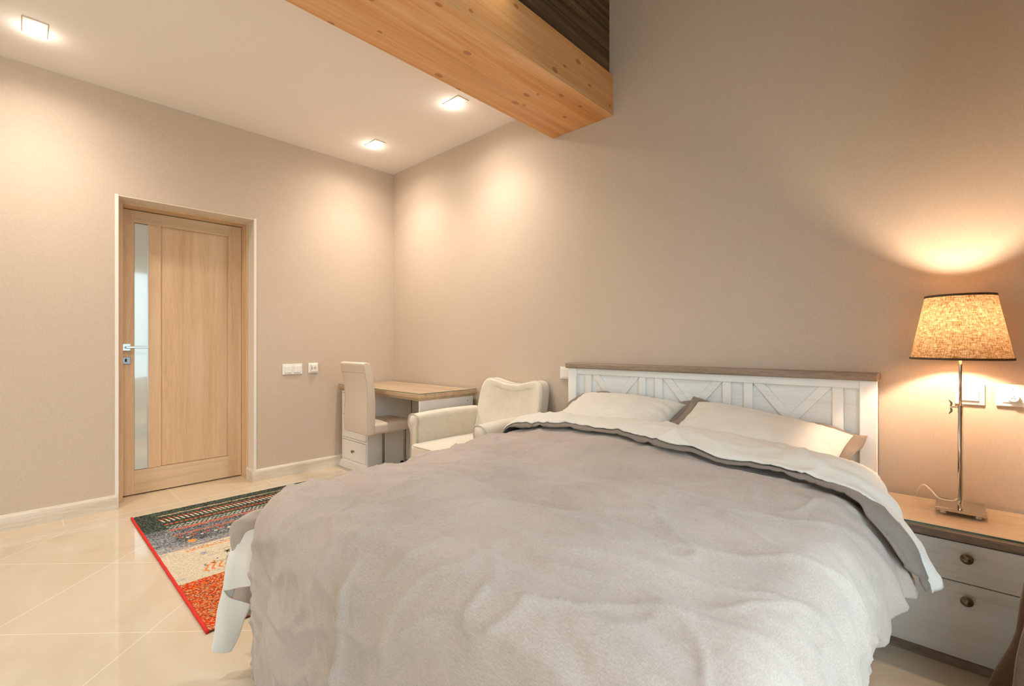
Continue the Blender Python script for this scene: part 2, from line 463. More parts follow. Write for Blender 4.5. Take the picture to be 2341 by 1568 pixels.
# baseboards
def bprof(): return [(0, 0), (.018, 0), (.018, .085), (.012, .098), (0, .10)]
b = prism(B(), [(XL + p[0], p[1]) for p in bprof()], 'y', YF, DY0 - .003)
box(b, XL - .14, XL + .018, DY0 + .006, DY0 + .0065, 0, .001)
struct('baseboard_left', b, M_BASE)
b = B(); prism(b, [(XL + p[0], p[1]) for p in bprof()], 'y', DY1 - .018, YB)
prism(b, [(DY1 - .006 - p[0], p[1]) for p in bprof()], 'x', XL - .145, XL + .017)
struct('baseboard_corner', b, M_BASE)
struct('baseboard_back', prism(B(), [(YB - p[0], p[1]) for p in bprof()], 'x', XL + .018, XR), M_BASE_X)

# door
d = thing('door_1', None, None, (-4.52, .94, 0), kind='structure')
X0, X1 = -4.56, -4.52
b = B()
box(b, -4.58, -4.39, DY0 + .012, .536, 0, 2.170); box(b, -4.58, -4.39, 1.354, DY1 - .006, 0, 2.170); box(b, -4.58, -4.39, DY0 + .012, DY1 - .006, 2.170, DZ - .002)
obj('door_frame', b, M_DOOR_V, d, bevel=.002)
b = B(); box(b, X0, X1, .539, .618, .008, 2.165); box(b, X0, X1, .703, .783, .19, 2.075)
box(b, X0, X1, 1.252, 1.352, .008, 2.165); box(b, X0, X1 - .013, .783, 1.252, .19, 2.075)
obj('door_stiles', b, M_DOOR_V, d, bevel=.0015)
b = B(); box(b, X0, X1, .618, 1.252, 2.072, 2.165); box(b, X0, X1 + .0, .618, 1.252, .008, .188)
obj('door_rails', b, M_DOOR_H, d, bevel=.0015)
obj('door_panel', bx(X0, X1 - .010, .790, 1.245, .192, 2.070), M_DOOR_V, d, bevel=.003)
obj('glass_pane', bx(X0, X1 - .004, .620, .699, .192, 2.068), M_FROST, d)
obj('glass_bead', bx(X0, X1 - .001, .699, .7035, .190, 2.070), M_STEEL, d)
h = obj('door_handle', bx(X1, X1 + .012, .548, .596, 1.098, 1.152), M_STEEL, d, bevel=.003)
b = B(); box(b, X1 + .012, X1 + .05, .561, .575, 1.118, 1.132); box(b, X1 + .038, X1 + .052, .561, .700, 1.116, 1.134)
obj('lever', b, M_STEEL, h, bevel=.004)
e = obj('lock_plate', bx(X1, X1 + .008, .548, .596, .998, 1.050), M_GREY_STEEL, d, bevel=.002)
obj('keyhole', prism(B(), [(.568 + .006 * math.cos(a), 1.026 + (.008 if math.sin(a) > 0 else -.006) + .006 * math.sin(a)) for a in [k * PI / 8 for k in range(16)]], 'x', X1 + .007, X1 + .0086), M_DARK, e)

# pine beam
bt = bx(-2.127, -1.623, YF, YB, 2.654, 2.921)
tag(obj('ceiling_beam', bt, M_PINE, bevel=.003), 'wide knotty orange pine beam running under the ceiling to the back wall', 'beam')

# ------------------------------------------------------------------ recessed twin downlights
def downlight(x, y, label, rot=False):
    t = thing('recessed_downlight', label, 'ceiling light', (x, y, ZC), group='twin recessed downlights')
    b = B(); w, h = .088, .050; z1, z0 = ZC, ZC - .004
    # frame with two openings: four rails and a bridge
    box(b, x - w, x + w, y - h, y - h + .012, z0, z1); box(b, x - w, x + w, y + h - .012, y + h, z0, z1)
    box(b, x - w, x - w + .012, y - h + .012, y + h - .012, z0, z1); box(b, x + w - .012, x + w, y - h + .012, y + h - .012, z0, z1)
    box(b, x - .008, x + .008, y - h + .012, y + h - .012, z0, z1)
    obj('frame', b, M_CEIL, t, bevel=.0015)
    b = B(); w2, h2 = w + .003, h + .003
    obj('shadow_gap', bx(x - w2, x + w2, y - h2, y + h2, ZC - .001, ZC), M_BRASS if False else M_PIPE, t)
    for s in (-1, 1):
        bb = obj('bulb', lathe(B(), [(.0, -.001), (.018, -.001), (.027, -.003), (.027, -.007), (.018, -.010), (.0, -.011)], (x + s * .041, y, ZC), 'z', 24), M_BULB, t, smooth=True)
        if s < 0:
            lamp('glow_light', 'POINT', (s * .041, 0, -.04), LIGHTS['spot'] * .028, NEUT, parent=t, shadow_soft_size=.022)
            lamp('bulb_light', 'SPOT', (s * .041, 0, -.02), LIGHTS['spot'] * .85, NEUT, parent=t, spot_size=math.radians(168), spot_blend=.75, shadow_soft_size=.03)
        else: lamp('bulb_light', 'SPOT', (s * .041, 0, -.02), LIGHTS['spot'] * 1.85, NEUT, parent=t, spot_size=math.radians(122), spot_blend=1.0, shadow_soft_size=.03)
    return t
downlight(-3.720, .075, 'twin recessed downlight near the upper left, above the wall left of the door')
downlight(-3.700, 2.172, 'twin recessed downlight nearest the room corner, above the desk')
downlight(-2.634, 2.200, 'twin recessed downlight beside the pine beam')
downlight(-2.634, .075, 'unseen twin recessed downlight beside the pine beam, added to match the others and light the room')  # out of view, added by symmetry with the others to light the room

# small accent lamp on the dark cladding above the beam
t = thing('wall_spotlight', 'small white spotlight on the dark boards above the pine beam', 'spotlight', (-1.652, 1.55, 3.2))
obj('bracket', bx(-1.652, -1.632, 1.52, 1.58, 3.17, 3.23), M_WHITE, t, bevel=.003)
obj('lamp_head', lathe(B(), [(.0, .09), (.025, .09), (.035, .02), (.035, 0), (.03, .01), (.0, .02)], (-1.585, 1.55, 3.12), 'z', 24), M_WHITE, t, smooth=True)
obj('bulb', lathe(B(), [(.0, .012), (.028, .012), (.026, .004), (0, .002)], (-1.585, 1.55, 3.12), 'z', 20), M_BULB, t)
lamp('spot_light', 'SPOT', (.067, 0, -.09), LIGHTS['accent'], (1, .85, .65), parent=t, rot=(math.radians(-8), math.radians(0), 0), spot_size=math.radians(120), spot_blend=1.0, shadow_soft_size=.03)

# ------------------------------------------------------------------ switches and thermostats
def plate_y(t, x0, x1, z0, z1, th=.010): return obj('plate', bx(x0, x1, YB - th, YB, z0, z1), M_WHITE, t, bevel=.003)
t = thing('light_switch', 'double white light switch on the wall right of the door', 'light switch', (XL, 1.675, .88))
obj('plate', bx(XL, XL + .009, 1.590, 1.760, .882, .974), M_WHITE, t, bevel=.003)
for y in (1.611, 1.688): obj('rocker', bx(XL + .009, XL + .016, y, y + .056, .898, .957), M_WHITE, t, bevel=.002)
t = thing('thermostat', 'square white thermostat on the wall beside the double switch', 'thermostat', (XL, 1.86, .88))
obj('plate', bx(XL, XL + .012, 1.814, 1.904, .886, .977), M_WHITE, t, bevel=.006)
f = obj('cover', bx(XL + .012, XL + .028, 1.834, 1.890, .900, .964), M_WHITE, t, bevel=.003)
obj('slot', bx(XL + .028, XL + .0285, 1.836, 1.840, .915, .950), M_DARK, f)
obj('indicator_light', bx(XL + .028, XL + .0287, 1.845, 1.849, .940, .944), emit('orange_led', (1, .35, .05), 2), f)
obj('dial', lathe(B(), [(0, .0), (.013, .0), (.013, .0015), (0, .0015)], (XL + .028, 1.864, .934), 'x', 24), M_PIPE, f)
t = thing('light_switch', 'white light switch half hidden behind the left end of the headboard', 'light switch', (-2.01, YB, .90))
plate_y(t, -2.055, -1.962, .900, .986)
obj('rocker', bx(-2.036, -1.976, YB - .017, YB - .010, .914, .972), M_WHITE, t, bevel=.002)
t = thing('light_switch', 'wide white light switch on the wall behind the lamp pole', 'light switch', (.055, YB, .90))
plate_y(t, .012, .100, .900, .990)
obj('rocker', bx(.026, .083, YB - .017, YB - .010, .917, .974), M_WHITE, t, bevel=.002)
t = thing('thermostat', 'white wall control with a round fan dial, right of the lamp', 'thermostat', (.19, YB, .90))
plate_y(t, .130, .250, .903, .990, .012)
f = obj('cover', bx(.147, .233, YB - .016, YB - .012, .918, .978), M_WHITE, t, bevel=.002)
kx, kz = .178, .9385
k = obj('dial', lathe(B(), [(.017, 0), (.017, -.010), (.015, -.013), (0, -.013)], (kx, YB - .016, kz), 'y', 28), M_WHITE, t, smooth=False, bevel=.001)
b = B()
for a in range(3):       # three-bladed fan symbol
    an = PI / 2 + a * 2 * PI / 3
    prism(b, [(kx + .001 * math.cos(an + 1.5), kz + .001 * math.sin(an + 1.5)), (kx + .006 * math.cos(an - .35), kz + .006 * math.sin(an - .35)), (kx + .0078 * math.cos(an), kz + .0078 * math.sin(an)), (kx + .006 * math.cos(an + .25), kz + .006 * math.sin(an + .25))], 'y', YB - .0294, YB - .0289)
for a in range(6):       # scale marks
    an = PI * .9 - a * PI * .25 + .1
    c, s = math.cos(an), math.sin(an)
    prism(b, [(kx + .0115 * c - .0004 * s, kz + .0115 * s + .0004 * c), (kx + .0140 * c - .0004 * s, kz + .0140 * s + .0004 * c), (kx + .0140 * c + .0004 * s, kz + .0140 * s - .0004 * c), (kx + .0115 * c + .0004 * s, kz + .0115 * s - .0004 * c)], 'y', YB - .0294, YB - .0289)
obj('fan_symbol', b, M_GREY_STEEL, k)
obj('pointer', prism(B(), [(kx - .002, .971), (kx + .002, .971), (kx, .967)], 'y', YB - .0165, YB - .0159), M_DARK, f)

# ------------------------------------------------------------------ rug
def make_rug():
    x0, x1, y0, y1 = -3.912, -2.150, .518, 1.74
    st = .0042
    nx, ny = int((x1 - x0) / st), int((y1 - y0) / st)
    xs = np.linspace(x0, x1, nx + 1); ys = np.linspace(y0 + .008, y1 - .008, ny + 1)
    X, Y = np.meshgrid(xs, ys, indexing='ij')
    rng = np.random.default_rng(3)
    r1, r2, r3 = rng.random(X.shape), rng.random(X.shape), rng.random(X.shape)
    def sm(seed, fx, fy):      # smooth noise by bilinear interpolation of a random grid
        g = np.random.default_rng(seed).random((int((x1 - x0) * fx) + 3, int((y1 - y0) * fy) + 3))
        u = (X - x0) * fx; v = (Y - y0) * fy
        i, j = u.astype(int), v.astype(int); a, c = u - i, v - j
        return (g[i, j] * (1 - a) * (1 - c) + g[i + 1, j] * a * (1 - c) + g[i, j + 1] * (1 - a) * c + g[i + 1, j + 1] * a * c)
    big = .5 * sm(1, 9, 5) + .3 * sm(2, 25, 8) + .2 * sm(5, 60, 14)
    col = lambda h: np.array(lin(h)[:3])
    out = np.zeros(X.shape + (3,))
    def put(mask, c): out[mask] = col(c)
    # ground bands with speckle
    dk = X < -3.50; gy = (X >= -3.50) & (X < -3.11 + .02 * (big - .5)); be = (X >= -3.11 + .02 * (big - .5)) & (X < -2.65); rd = X >= -2.65
    put(dk, '#3f423d'); put(dk & (r1 < .38), '#252825'); put(dk & (r1 > .80), '#6b7a66'); put(dk & (big > .55) & (r1 > .62), '#5f7059')
    cen = Y > .64
    gyb = cen & (X < -3.38)
    put(gy, '#8b8b8b'); put(gy & (r1 < .30 - .35 * (X + 3.3)), '#3c3c3d'); put(gy & (r1 > .78), '#a7a9ab'); put(gy & (big > .58) & (r2 > .5), '#a9aaab')
    put(gy & cen & (X < -3.19) & (r3 < .45), '#3a3a3c'); put(gy & (big < .36) & (r2 < .5), '#57595b')
    put(be, '#cdbfa5'); put(be & (r1 < .2), '#b6a78c'); put(be & (r1 > .8), '#dccfb8'); put(be & (big < .36) & (r2 < .6), '#a69a86'); put(be & (big > .66) & (r2 < .5), '#a8a79f')
    put(rd, '#c9441c'); put(rd & (r1 < .22), '#6e3322'); put(rd & (r1 > .62), '#e0702a'); put(rd & (r1 > .88), '#c99a5a'); put(rd & (r2 < .07), '#3a4a48'); put(rd & (big > .6) & (r3 > .6), '#d92c12'); put(rd & (r2 > .94), '#cfc4a8')
    # woven lines and motifs
    jit = (sm(7, 60, 40) - .5) * .012
    put((abs(X + 3.80 + jit) < .007) & cen & (r1 < .85), '#d8b48c')
    for k in range(60):
        yy = .643 + k * .0262
        if yy > y1 - .12: break
        put((X > -3.742) & (X < -3.70) & (abs(Y - yy - (X + 3.70) * .2) < .0045), '#d9502c')
        put((X > -3.712) & (X < -3.655) & (abs(Y - yy - (X + 3.70) * .2 - .001) < .0042), '#e2cdb4')
        d = abs(X + 3.600) / .014 + abs(Y - yy - .010) / .0105
        put(d < 1, '#dc5426')
        for q in range(3):
            d = (abs(X + 3.545 - q * .022) / .007) ** 2 + (abs(Y - yy - .004 - (q % 2) * .012) / .0085) ** 2
            put((d < 1) & (r2 < .9), '#cfcabb')
    put((abs(X + 3.465 + jit) < .016) & cen & (r1 < .72), '#c9603c')
    put((abs(X + 3.36 + jit) < .010) & cen & (r1 < .7), '#c8683a')
    put((abs(X + 3.335 + jit) < .004) & cen & (r1 < .6), '#7c5538')
    for k in range(14):
        yy = .665 + k * .072
        for (xx, oo, c) in ((-3.305, 0, '#d4552b'), (-3.275, .03, '#d9d2c2'), (-3.29, .05, '#cf6a35')):
            put((abs(X - xx) < .008) & (abs(Y - yy - oo) < .008), c)
    for k in range(3):
        yy = .70 + k * .34
        put((abs(X + 3.20) < .014) & (abs(Y - yy) < .022) & (r1 < .85), '#e0913c'); put((abs(X + 3.20) < .026) & (abs(Y - yy) < .010), '#e0913c')
    put((abs(X + 3.10 + jit) < .004) & (r1 < .55), '#c98a4a'); put((abs(X + 3.15 + jit) < .003) & (r1 < .6), '#c99a62')
    put((abs(X + 3.052 + jit * .6) < .008) & cen & (r1 < .8), '#de7c33'); put((abs(X + 3.075 + jit) < .003) & cen & (r1 < .7), '#4c4a45')
    for k in range(6):
        for (xx, yy, c) in ((-2.964, .705 + .22 * k, '#8f9698'), (-2.900, .801 + .22 * k, '#2c2722')):
            for (a, bb_) in ((0, 0), (1, 0), (-1, 0), (0, 1), (0, -1), (2, 1), (-2, 1), (2, -1), (-2, -1), (0, 2), (0, -2)):
                put((abs(X - xx - a * .008) < .005) & (abs(Y - yy - bb_ * .008) < .005), c)
        yy = .700 + .14 * k
        for (a, bb_, c) in ((0, 0, '#e0752c'), (1, 0, '#e0752c'), (1, 1, '#2e2a26'), (-2, 2, '#d8602c'), (-4, 4, '#2e2a26'), (2, -3, '#6d7479'), (0, -3, '#6d7479')):
            put((abs(X + 2.806 - a * .009) < .006) & (abs(Y - yy - bb_ * .009) < .006), c)
    for k in range(40):       # chevrons
        yy = .655 + k * .030
        if yy > y1 - .1: break
        put((X > -2.79) & (X < -2.735) & (abs((Y - yy) - abs(X + 2.735) * .55) < .0055), '#d8782f')
        put((X > -2.735) & (X < -2.71) & (abs((Y - yy) - abs(X + 2.735) * .55) < .0055), '#d8782f')
    put((abs(X + 2.70 + jit) < .006) & cen & (r1 < .4), '#9aa09c')
    put((abs(X + 2.63 + jit) < .006) & (Y > .7) & (r1 < .6), '#e5883a')
    for k in range(12):
        yy = .74 + k * .085
        put((abs(X + 2.585) < .011) & (abs(Y - yy) < .012), '#ddd0b4'); put((abs(X + 2.53) < .010) & (abs(Y - yy - .012) < .014) & (r1 < .8), '#e79540')
    pile = .011 + .0028 * rng.random(X.shape)
    edge = (X < x0 + .006) | (X > x1 - .006)
    pile[edge] -= .004
    V = np.stack([X, Y, pile], -1).reshape(-1, 3)
    I = np.arange((nx + 1) * (ny + 1)).reshape(nx + 1, ny + 1)
    Fq = np.stack([I[:-1, :-1], I[1:, :-1], I[1:, 1:], I[:-1, 1:]], -1).reshape(-1, 4)
    root = thing('rug', 'patterned rug with grey, beige and orange bands on the tiles before the door', 'rug', (-3.03, 1.13, 0))
    V = V - np.array(ORG[root.name])
    me = bpy.data.meshes.new('rug_pile')
    me.vertices.add(len(V)); me.vertices.foreach_set('co', V.astype(np.float32).ravel())
    me.loops.add(Fq.size); me.loops.foreach_set('vertex_index', Fq.astype(np.int32).ravel())
    me.polygons.add(len(Fq)); me.polygons.foreach_set('loop_start', np.arange(0, Fq.size, 4, dtype=np.int32)); me.polygons.foreach_set('loop_total', np.full(len(Fq), 4, dtype=np.int32))
    me.update(calc_edges=True)
    at = me.color_attributes.new('weave', 'FLOAT_COLOR', 'POINT')
    cc = np.ones((len(V), 4), dtype=np.float32); cc[:, :3] = out.reshape(-1, 3); at.data.foreach_set('color', cc.ravel())
    m = M('woven_rug', '#808080', .95, spec=.1); a = m.n('ShaderNodeVertexColor', layer_name='weave'); m.color(a.outputs[0])
    me.materials.append(m.m)
    o = bpy.data.objects.new('pile', me); C.objects.link(o); o.parent = root
    obj('backing', bx(x0 + .004, x1 - .004, y0 + .006, y1 - .006, 0.0005, .0095), M('jute_backing', '#6b4a38', .9).m, root)
    for yy in (y0 + .004, y1 - .004):
        obj('binding', tube(B(), [(x0 - .002 + (x1 - x0 + .004) * k / 40, yy + .0005 * math.sin(k * 1.7), .0075) for k in range(41)], .0072, 10), M('red_binding', '#d6200f', .7).m, root, smooth=True, label='bright red stitched edge')
make_rug()

# ------------------------------------------------------------------ desk
dk = thing('desk', 'white desk with a glass covered oak top in the room corner', 'desk', (-3.57, 2.39, 0))
def moulding(x0, x1, y0, y1, zs):
    """stack of slabs, each (inset, z0, z1)"""
    b = B()
    for i, z0, z1 in zs: box(b, x0 + (0 if x0 < -4.1 else i), x1 - i, y0 + i, y1, z0, z1)
    return b
b = bx(-4.222, -2.930, 2.090, 2.680, .735, .766)
dt = obj('desktop', b, M_DESKTOP, dk, bevel=.003)
obj('cove_moulding', moulding(-4.222, -2.930, 2.090, 2.680, [(.012, .724, .735), (.024, .712, .724)]), M_DESKTOP, dk, bevel=.003)
obj('glass_top', bx(-4.220, -2.934, 2.094, 2.678, .7662, .7715), M_GLASS, dk)
b = B(); box(b, -4.2205, -2.934, 2.0925, 2.0942, .7662, .7714); box(b, -2.9342, -2.9325, 2.0942, 2.678, .7662, .7714)
obj('glass_edge', b, M_GLASS_EDGE, dk)
b = B(); box(b, -4.205, -4.187, 2.120, 2.580, .06, .712); box(b, -3.758, -3.740, 2.120, 2.580, .06, .712); box(b, -4.187, -3.758, 2.44, 2.46, .06, .712)
for z in (.060, .262, .494, .694): box(b, -4.187, -3.758, 2.120, 2.440, z, z + .018)
obj('pedestal', b, M_DESKWHITE, dk, bevel=.0015)
for z0, z1 in ((.082, .258), (.284, .490), (.516, .690)):
    dr = obj('drawer', bx(-4.184, -3.761, 2.116, 2.430, z0, z1), M_DESKWHITE, dk, bevel=.002)
    obj('knob', lathe(B(), [(.005, 0), (.005, -.010), (.013, -.016), (.014, -.020), (.010, -.024), (0, -.025)], (-3.972, 2.116, (z0 + z1) / 2), 'y', 20), M_BRASS, dr, smooth=True)
obj('plinth', moulding(-4.222, -3.722, 2.098, 2.46, [(0, .0, .035), (.008, .035, .048), (.018, .048, .062)]), M_DESKWHITE, dk, bevel=.004)
b = bx(-2.975, -2.957, 2.118, 2.662, .0, .712)
sp_ = obj('side_panel', b, M_DESKWHITE, dk, bevel=.0015)
obj('added_back_panel', bx(-3.740, -2.975, 2.585, 2.600, .0, .712), M_DESKWHITE, dk)  # white panel added to brighten the dark kneehole
obj('screw_cap', lathe(B(), [(0, .0), (.005, .0), (.005, .001), (0, .001)], (-2.957, 2.60, .675), 'x', 14), M_GREY_STEEL, sp_)

# ------------------------------------------------------------------ desk chair (cantilever, cream leather)
ch = thing('desk_chair', 'cream leather high-back chair pushed up to the desk', 'chair', (-3.52, 2.08, 0))
xa, xb = -3.712, -3.338
prof = [(1.895, .425), (1.888, .55), (1.895, .68), (1.890, .82), (1.868, .93), (1.852, .985), (1.862, 1.000), (1.890, 1.004), (1.915, .994), (1.926, .97), (1.945, .88), (1.962, .76), (1.968, .64), (1.962, .52), (1.960, .425)]
b = B(); pp = [(p[1], p[2]) for p in spline([(0, p[0], p[1]) for p in prof], 56)]
prism(b, pp, 'x', xa, xb)
back = obj('backrest', b, M_LEATHER, ch, smooth=True, bevel=.012, seg=4)
sea = []
def back_y(z):
    pts = [(p[0], p[1]) for p in prof[:6]]
    for (ya, za), (yb_, zb_) in zip(pts, pts[1:]):
        if za <= z <= zb_: return ya + (yb_ - ya) * (z - za) / (zb_ - za)
    return pts[-1][0]
b = tube(B(), [(xa + .006 + (xb - xa - .012) * k / 20, back_y(.925) - .0015, .925) for k in range(21)], .0026, 6)
obj('stitched_seam', b, M_PIPE, back)
for xx in (xa + .003, xb - .003):
    obj('side_piping', tube(B(), [(xx, back_y(z) + .0005, z) for z in [.435 + .545 * k / 26 for k in range(27)]], .0022, 6), M_PIPE, back, smooth=True)
obj('seat', rounded_box(B(), xa + .004, xb - .004, 1.950, 2.335, .425, .508, .022, 5, .010), M_LEATHER, ch, smooth=True)
M_LEG = M('steel_tube', '#8b8580', .25, 1).m
for xx in (xa + .02, xb - .02):
    obj('leg', tube(B(), spline([(xx, 2.20, .452), (xx, 2.24, .445), (xx, 2.25, .42), (xx, 2.25, .34), (xx, 2.25, .1), (xx, 2.235, .025), (xx, 2.17, .012), (xx, 1.86, .012)], 40), .011, 12), M_LEG, ch, smooth=True)
obj('crossbar', tube(B(), [(xa + .02, 1.86, .012), (xb - .02, 1.86, .012)], .011, 12), M_LEG, ch, smooth=True)

# ------------------------------------------------------------------ armchair
ac = thing('armchair', 'cream suede armchair with rolled arms between the desk and the bed', 'armchair', (-2.465, 2.28, 0))
def backrest_outline(y, t):
    # half outline in x,z for the back, shaped top with raised shoulders
    pts = [(-.318, .36), (-.322, .50), (-.322, .66), (-.318, .76), (-.305, .835), (-.275, .872), (-.225, .880), (-.16, .868), (-.08, .852), (0, .847)]
    return pts
half = backrest_outline(0, 0)
full = half + [(-x, z) for x, z in reversed(half[:-1])]
fs = [(p[0], p[2]) for p in spline([(x, 0, z) for x, z in full], 72)]
def back_pos(x, z, dy):
    k = (z - .36) / .52
    y = 2.475 + .115 * k + .02 * (1 - (x / .32) ** 2)
    return (-2.44 + x, y + dy, z)
rings = []
cxm, czm = 0, .60
for dy, sc in ((.0, .80), (-.018, .93), (-.012, .975), (.004, .996), (.02, 1.0), (.07, 1.0), (.085, .99), (.092, .97), (.094, .9)):
    rings.append([back_pos(x * sc, czm + (z - czm) * sc, dy) for x, z in fs])
b = B(); loft(b, rings); bmesh.ops.recalc_face_normals(b, faces=b.faces)
bk = obj('backrest', b, M_SUEDE, ac, smooth=True)
obj('piping', tube(B(), [back_pos(x * .997, czm + (z - czm) * 1.0, .006) for x, z in fs], .0035, 6), M_PIPE, bk, smooth=True)
def armchair_arm(cx, sgn):
    """sgn: outward direction"""
    def section(w, top, k):
        # rolled arm cross section in x,z seen from the front
        P = [(-.042, .14), (-.045, .40), (-.046, .52), (-.050, top - .075), (-.057, top - .035), (-.045, top - .008), (-.015, top), (.02, top - .002), (.046, top - .018), (.057, top - .048), (.052, top - .085), (.034, top - .115), (.024, top - .16), (.030, .35), (.045, .22), (.060, .14)]
        return [(p[0], p[2]) for p in spline([(x * w, 0, z) for x, z in P], 62)]
    rings = []
    for k in range(15):
        t = k / 14; y = 1.945 + .60 * t; top = .650 + .006 * t + .008 * math.sin(PI * t)
        if t < .02: sc = .93
        elif t < .09: sc = 1.02
        else: sc = 1.0
        sec = section(1.0, top, t)
        mx = sum(p[0] for p in sec) / len(sec); mz = sum(p[1] for p in sec) / len(sec)
        rings.append([(cx + sgn * (mx + (x - mx) * sc), y, mz + (z - mz) * (1 if k else .985)) for x, z in sec])
    b = B(); loft(b, rings); bmesh.ops.recalc_face_normals(b, faces=b.faces)
    a = obj('armrest', b, M_SUEDE, ac, smooth=True)
    sec = section(1.0, .650, 0)[2:60]; mz = .45
    obj('piping', tube(B(), [(cx + sgn * x * .985, 1.944, z - .001) for x, z in sec], .0038, 7), M_PIPE, a, smooth=True)
armchair_arm(-2.800, -1); armchair_arm(-2.105, 1)
cu = obj('seat_cushion', rounded_box(B(), -2.755, -2.150, 1.885, 2.49, .335, .452, .03, 5, .022), M_SUEDE, ac, smooth=True)
obj('piping', tube(B(), [(-2.735, 2.4, .446), (-2.748, 2.2, .446), (-2.749, 1.93, .443), (-2.735, 1.897, .442), (-2.70, 1.889, .442), (-2.2, 1.889, .442), (-2.170, 1.897, .442), (-2.157, 1.93, .443), (-2.157, 2.4, .446)], .0035, 7), M_PIPE, cu, smooth=True)
obj('seat_base', rounded_box(B(), -2.770, -2.135, 1.925, 2.60, .13, .338, .018, 4), M_SUEDE, ac, smooth=True)
for x, y in ((-2.80, 1.99), (-2.10, 1.99), (-2.78, 2.55), (-2.12, 2.55)):
    obj('leg', lathe(B(), [(.016, 0), (.024, .14)], (x, y, 0), 'z', 16), M_OAKCAP, ac, smooth=True)

# ------------------------------------------------------------------ bed
bed = thing('bed', 'wide bed with a white panelled headboard and oak cap', 'bed', (-1.08, 1.6, 0))
HX0, HX1, HY0, HY1 = -1.925, -.239, 2.615, 2.685
b = bx(HX0, HX1, 2.655, 2.680, .20, .985)
hb = obj('headboard', b, M_LIMED, bed)
obj('post', bx(HX0, -1.858, 2.612, 2.690, 0, .985), M_LIMED_V, hb, bevel=.003)
obj('post', bx(-.302, HX1, 2.612, 2.690, 0, .985), M_LIMED_V, hb, bevel=.003)
obj('top_rail', bx(-1.858, -.302, 2.624, 2.676, .947, .985), M_LIMED, hb, bevel=.002)
b = bx(HX0 - .014, HX1 + .006, 2.594, 2.694, .9852, 1.020)
obj('oak_cap', b, M_OAKCAP, hb, bevel=.008, seg=3)
for (a, c) in ((-1.801, -1.752), (-1.405, -1.362), (-1.300, -1.253), (-.907, -.863), (-.799, -.756), (-.408, -.365)):
    obj('upright_slat', bx(a, c, 2.636, 2.656, .40, .947), M_LIMED_V, hb, bevel=.002)
def diag(x0, x1):
    # crossing braces between two uprights, the flatter arm on top
    for k, (a, c) in enumerate(((x0, x1), (x1, x0))):
        zt, zb = .947, .947 - abs(x1 - x0) * .92 - .03
        w = .055 * (1 if c > a else -1)
        b = B(); prism(b, [(a, zt), (a + w, zt), (c, zb + .0), (c - w, zb)], 'y', 2.640 + .003 * k, 2.656)
        obj('cross_brace', b, M_LIMED, hb, bevel=.002)
diag(-1.752, -1.405); diag(-1.253, -.907); diag(-.756, -.408)
b = B(); box(b, -1.83, -1.80, .60, 2.612, .16, .36); obj('side_rail', b, M_LIMED, bed, bevel=.004)
b = B(); box(b, -.285, -.255, .60, 2.612, .16, .36); obj('side_rail', b, M_LIMED, bed, bevel=.004)
obj('foot_rail', bx(-1.80, -.285, .60, .63, .16, .36), M_LIMED, bed, bevel=.004)
for x in (-1.83, -.315):
    obj('leg', bx(x, x + .06, .59, .65, 0, .16), M_OAKCAP, bed, bevel=.004)

# mattress with fitted sheet
b = rounded_box(B(), -1.800, -.262, .64, 2.606, .30, .585, .055, 7, .012)
for v in b.verts:     # gathered folds near the right head corner, a pillowy sag
    n1 = noise.noise(Vector((v.co.x * 30, v.co.y * 30, v.co.z * 6)))
    w = max(0, min(1, (v.co.x + .40) / .12)) * max(0, min(1, (v.co.y - 2.3) / .15))
    v.co.z += .004 * noise.noise(v.co * 6)
    if w > 0: v.co.x += w * .010 * n1
bm_ = obj('mattress', b, M_SHEET, smooth=True)
tag(bm_, 'mattress in an ivory fitted sheet, showing at the head of the bed', 'mattress')

# ---- duvet
def smooth(a, b_, x):
    t = max(0.0, min(1.0, (x - a) / (b_ - a)));  return t * t * (3 - 2 * t)
DX0, DX1, DYF = -1.905, -.165, .553      # outer faces of the hanging duvet
Q, R = .075, .13
AX0, AX1, AY0, AY1 = DX0 + Q + R, DX1 - Q - R, DYF + Q + R, 2.27
ARC = PI * R / 2
def nz(x, y, z=0.0): return noise.noise(Vector((x, y, z)))
def ridge(x, y, z=0.0): return 1 - abs(2 * nz(x, y, z))
def top_z(x, y):
    xc = (x + 1.02) / .64
    z = .640 + .022 * (1 - xc * xc) + .030 * smooth(1.2, 2.2, y)
    # quilted rows of the filling
    ph = y * 2.7 + .28 * nz(x * 1.4, y * .8, 3) + .10 * x
    z += .016 * (abs(math.sin(PI * ph)) ** .7 - .6)
    z += .015 * nz(x * 2.2, y * 2.2, 1) + .009 * nz(x * 4.5 + 3, y * 6.5, 2)
    return z
def squeeze(p):
    """the duvet lies narrower at the foot than at the head on the wall side"""
    if p.x < -1.02: p.x = -1.02 + (p.x + 1.02) * (.945 + .075 * smooth(.5, 2.1, p.y))
    return p
def fold_r(y, e):
    w = 2.2 * nz(y * 3, e * 2.2, 71)
    a = abs(math.sin(y * 21 + 5.5 * e + w)) ** .65 * 2 - 1.25
    b_ = abs(math.sin(y * 43 - 4.0 * e + 1.6 * w + 1)) ** .7 * 2 - 1.25
    return .55 * a + .32 * b_ + .6 * nz(y * 16 + 5 * e, e * 2.5, 2)
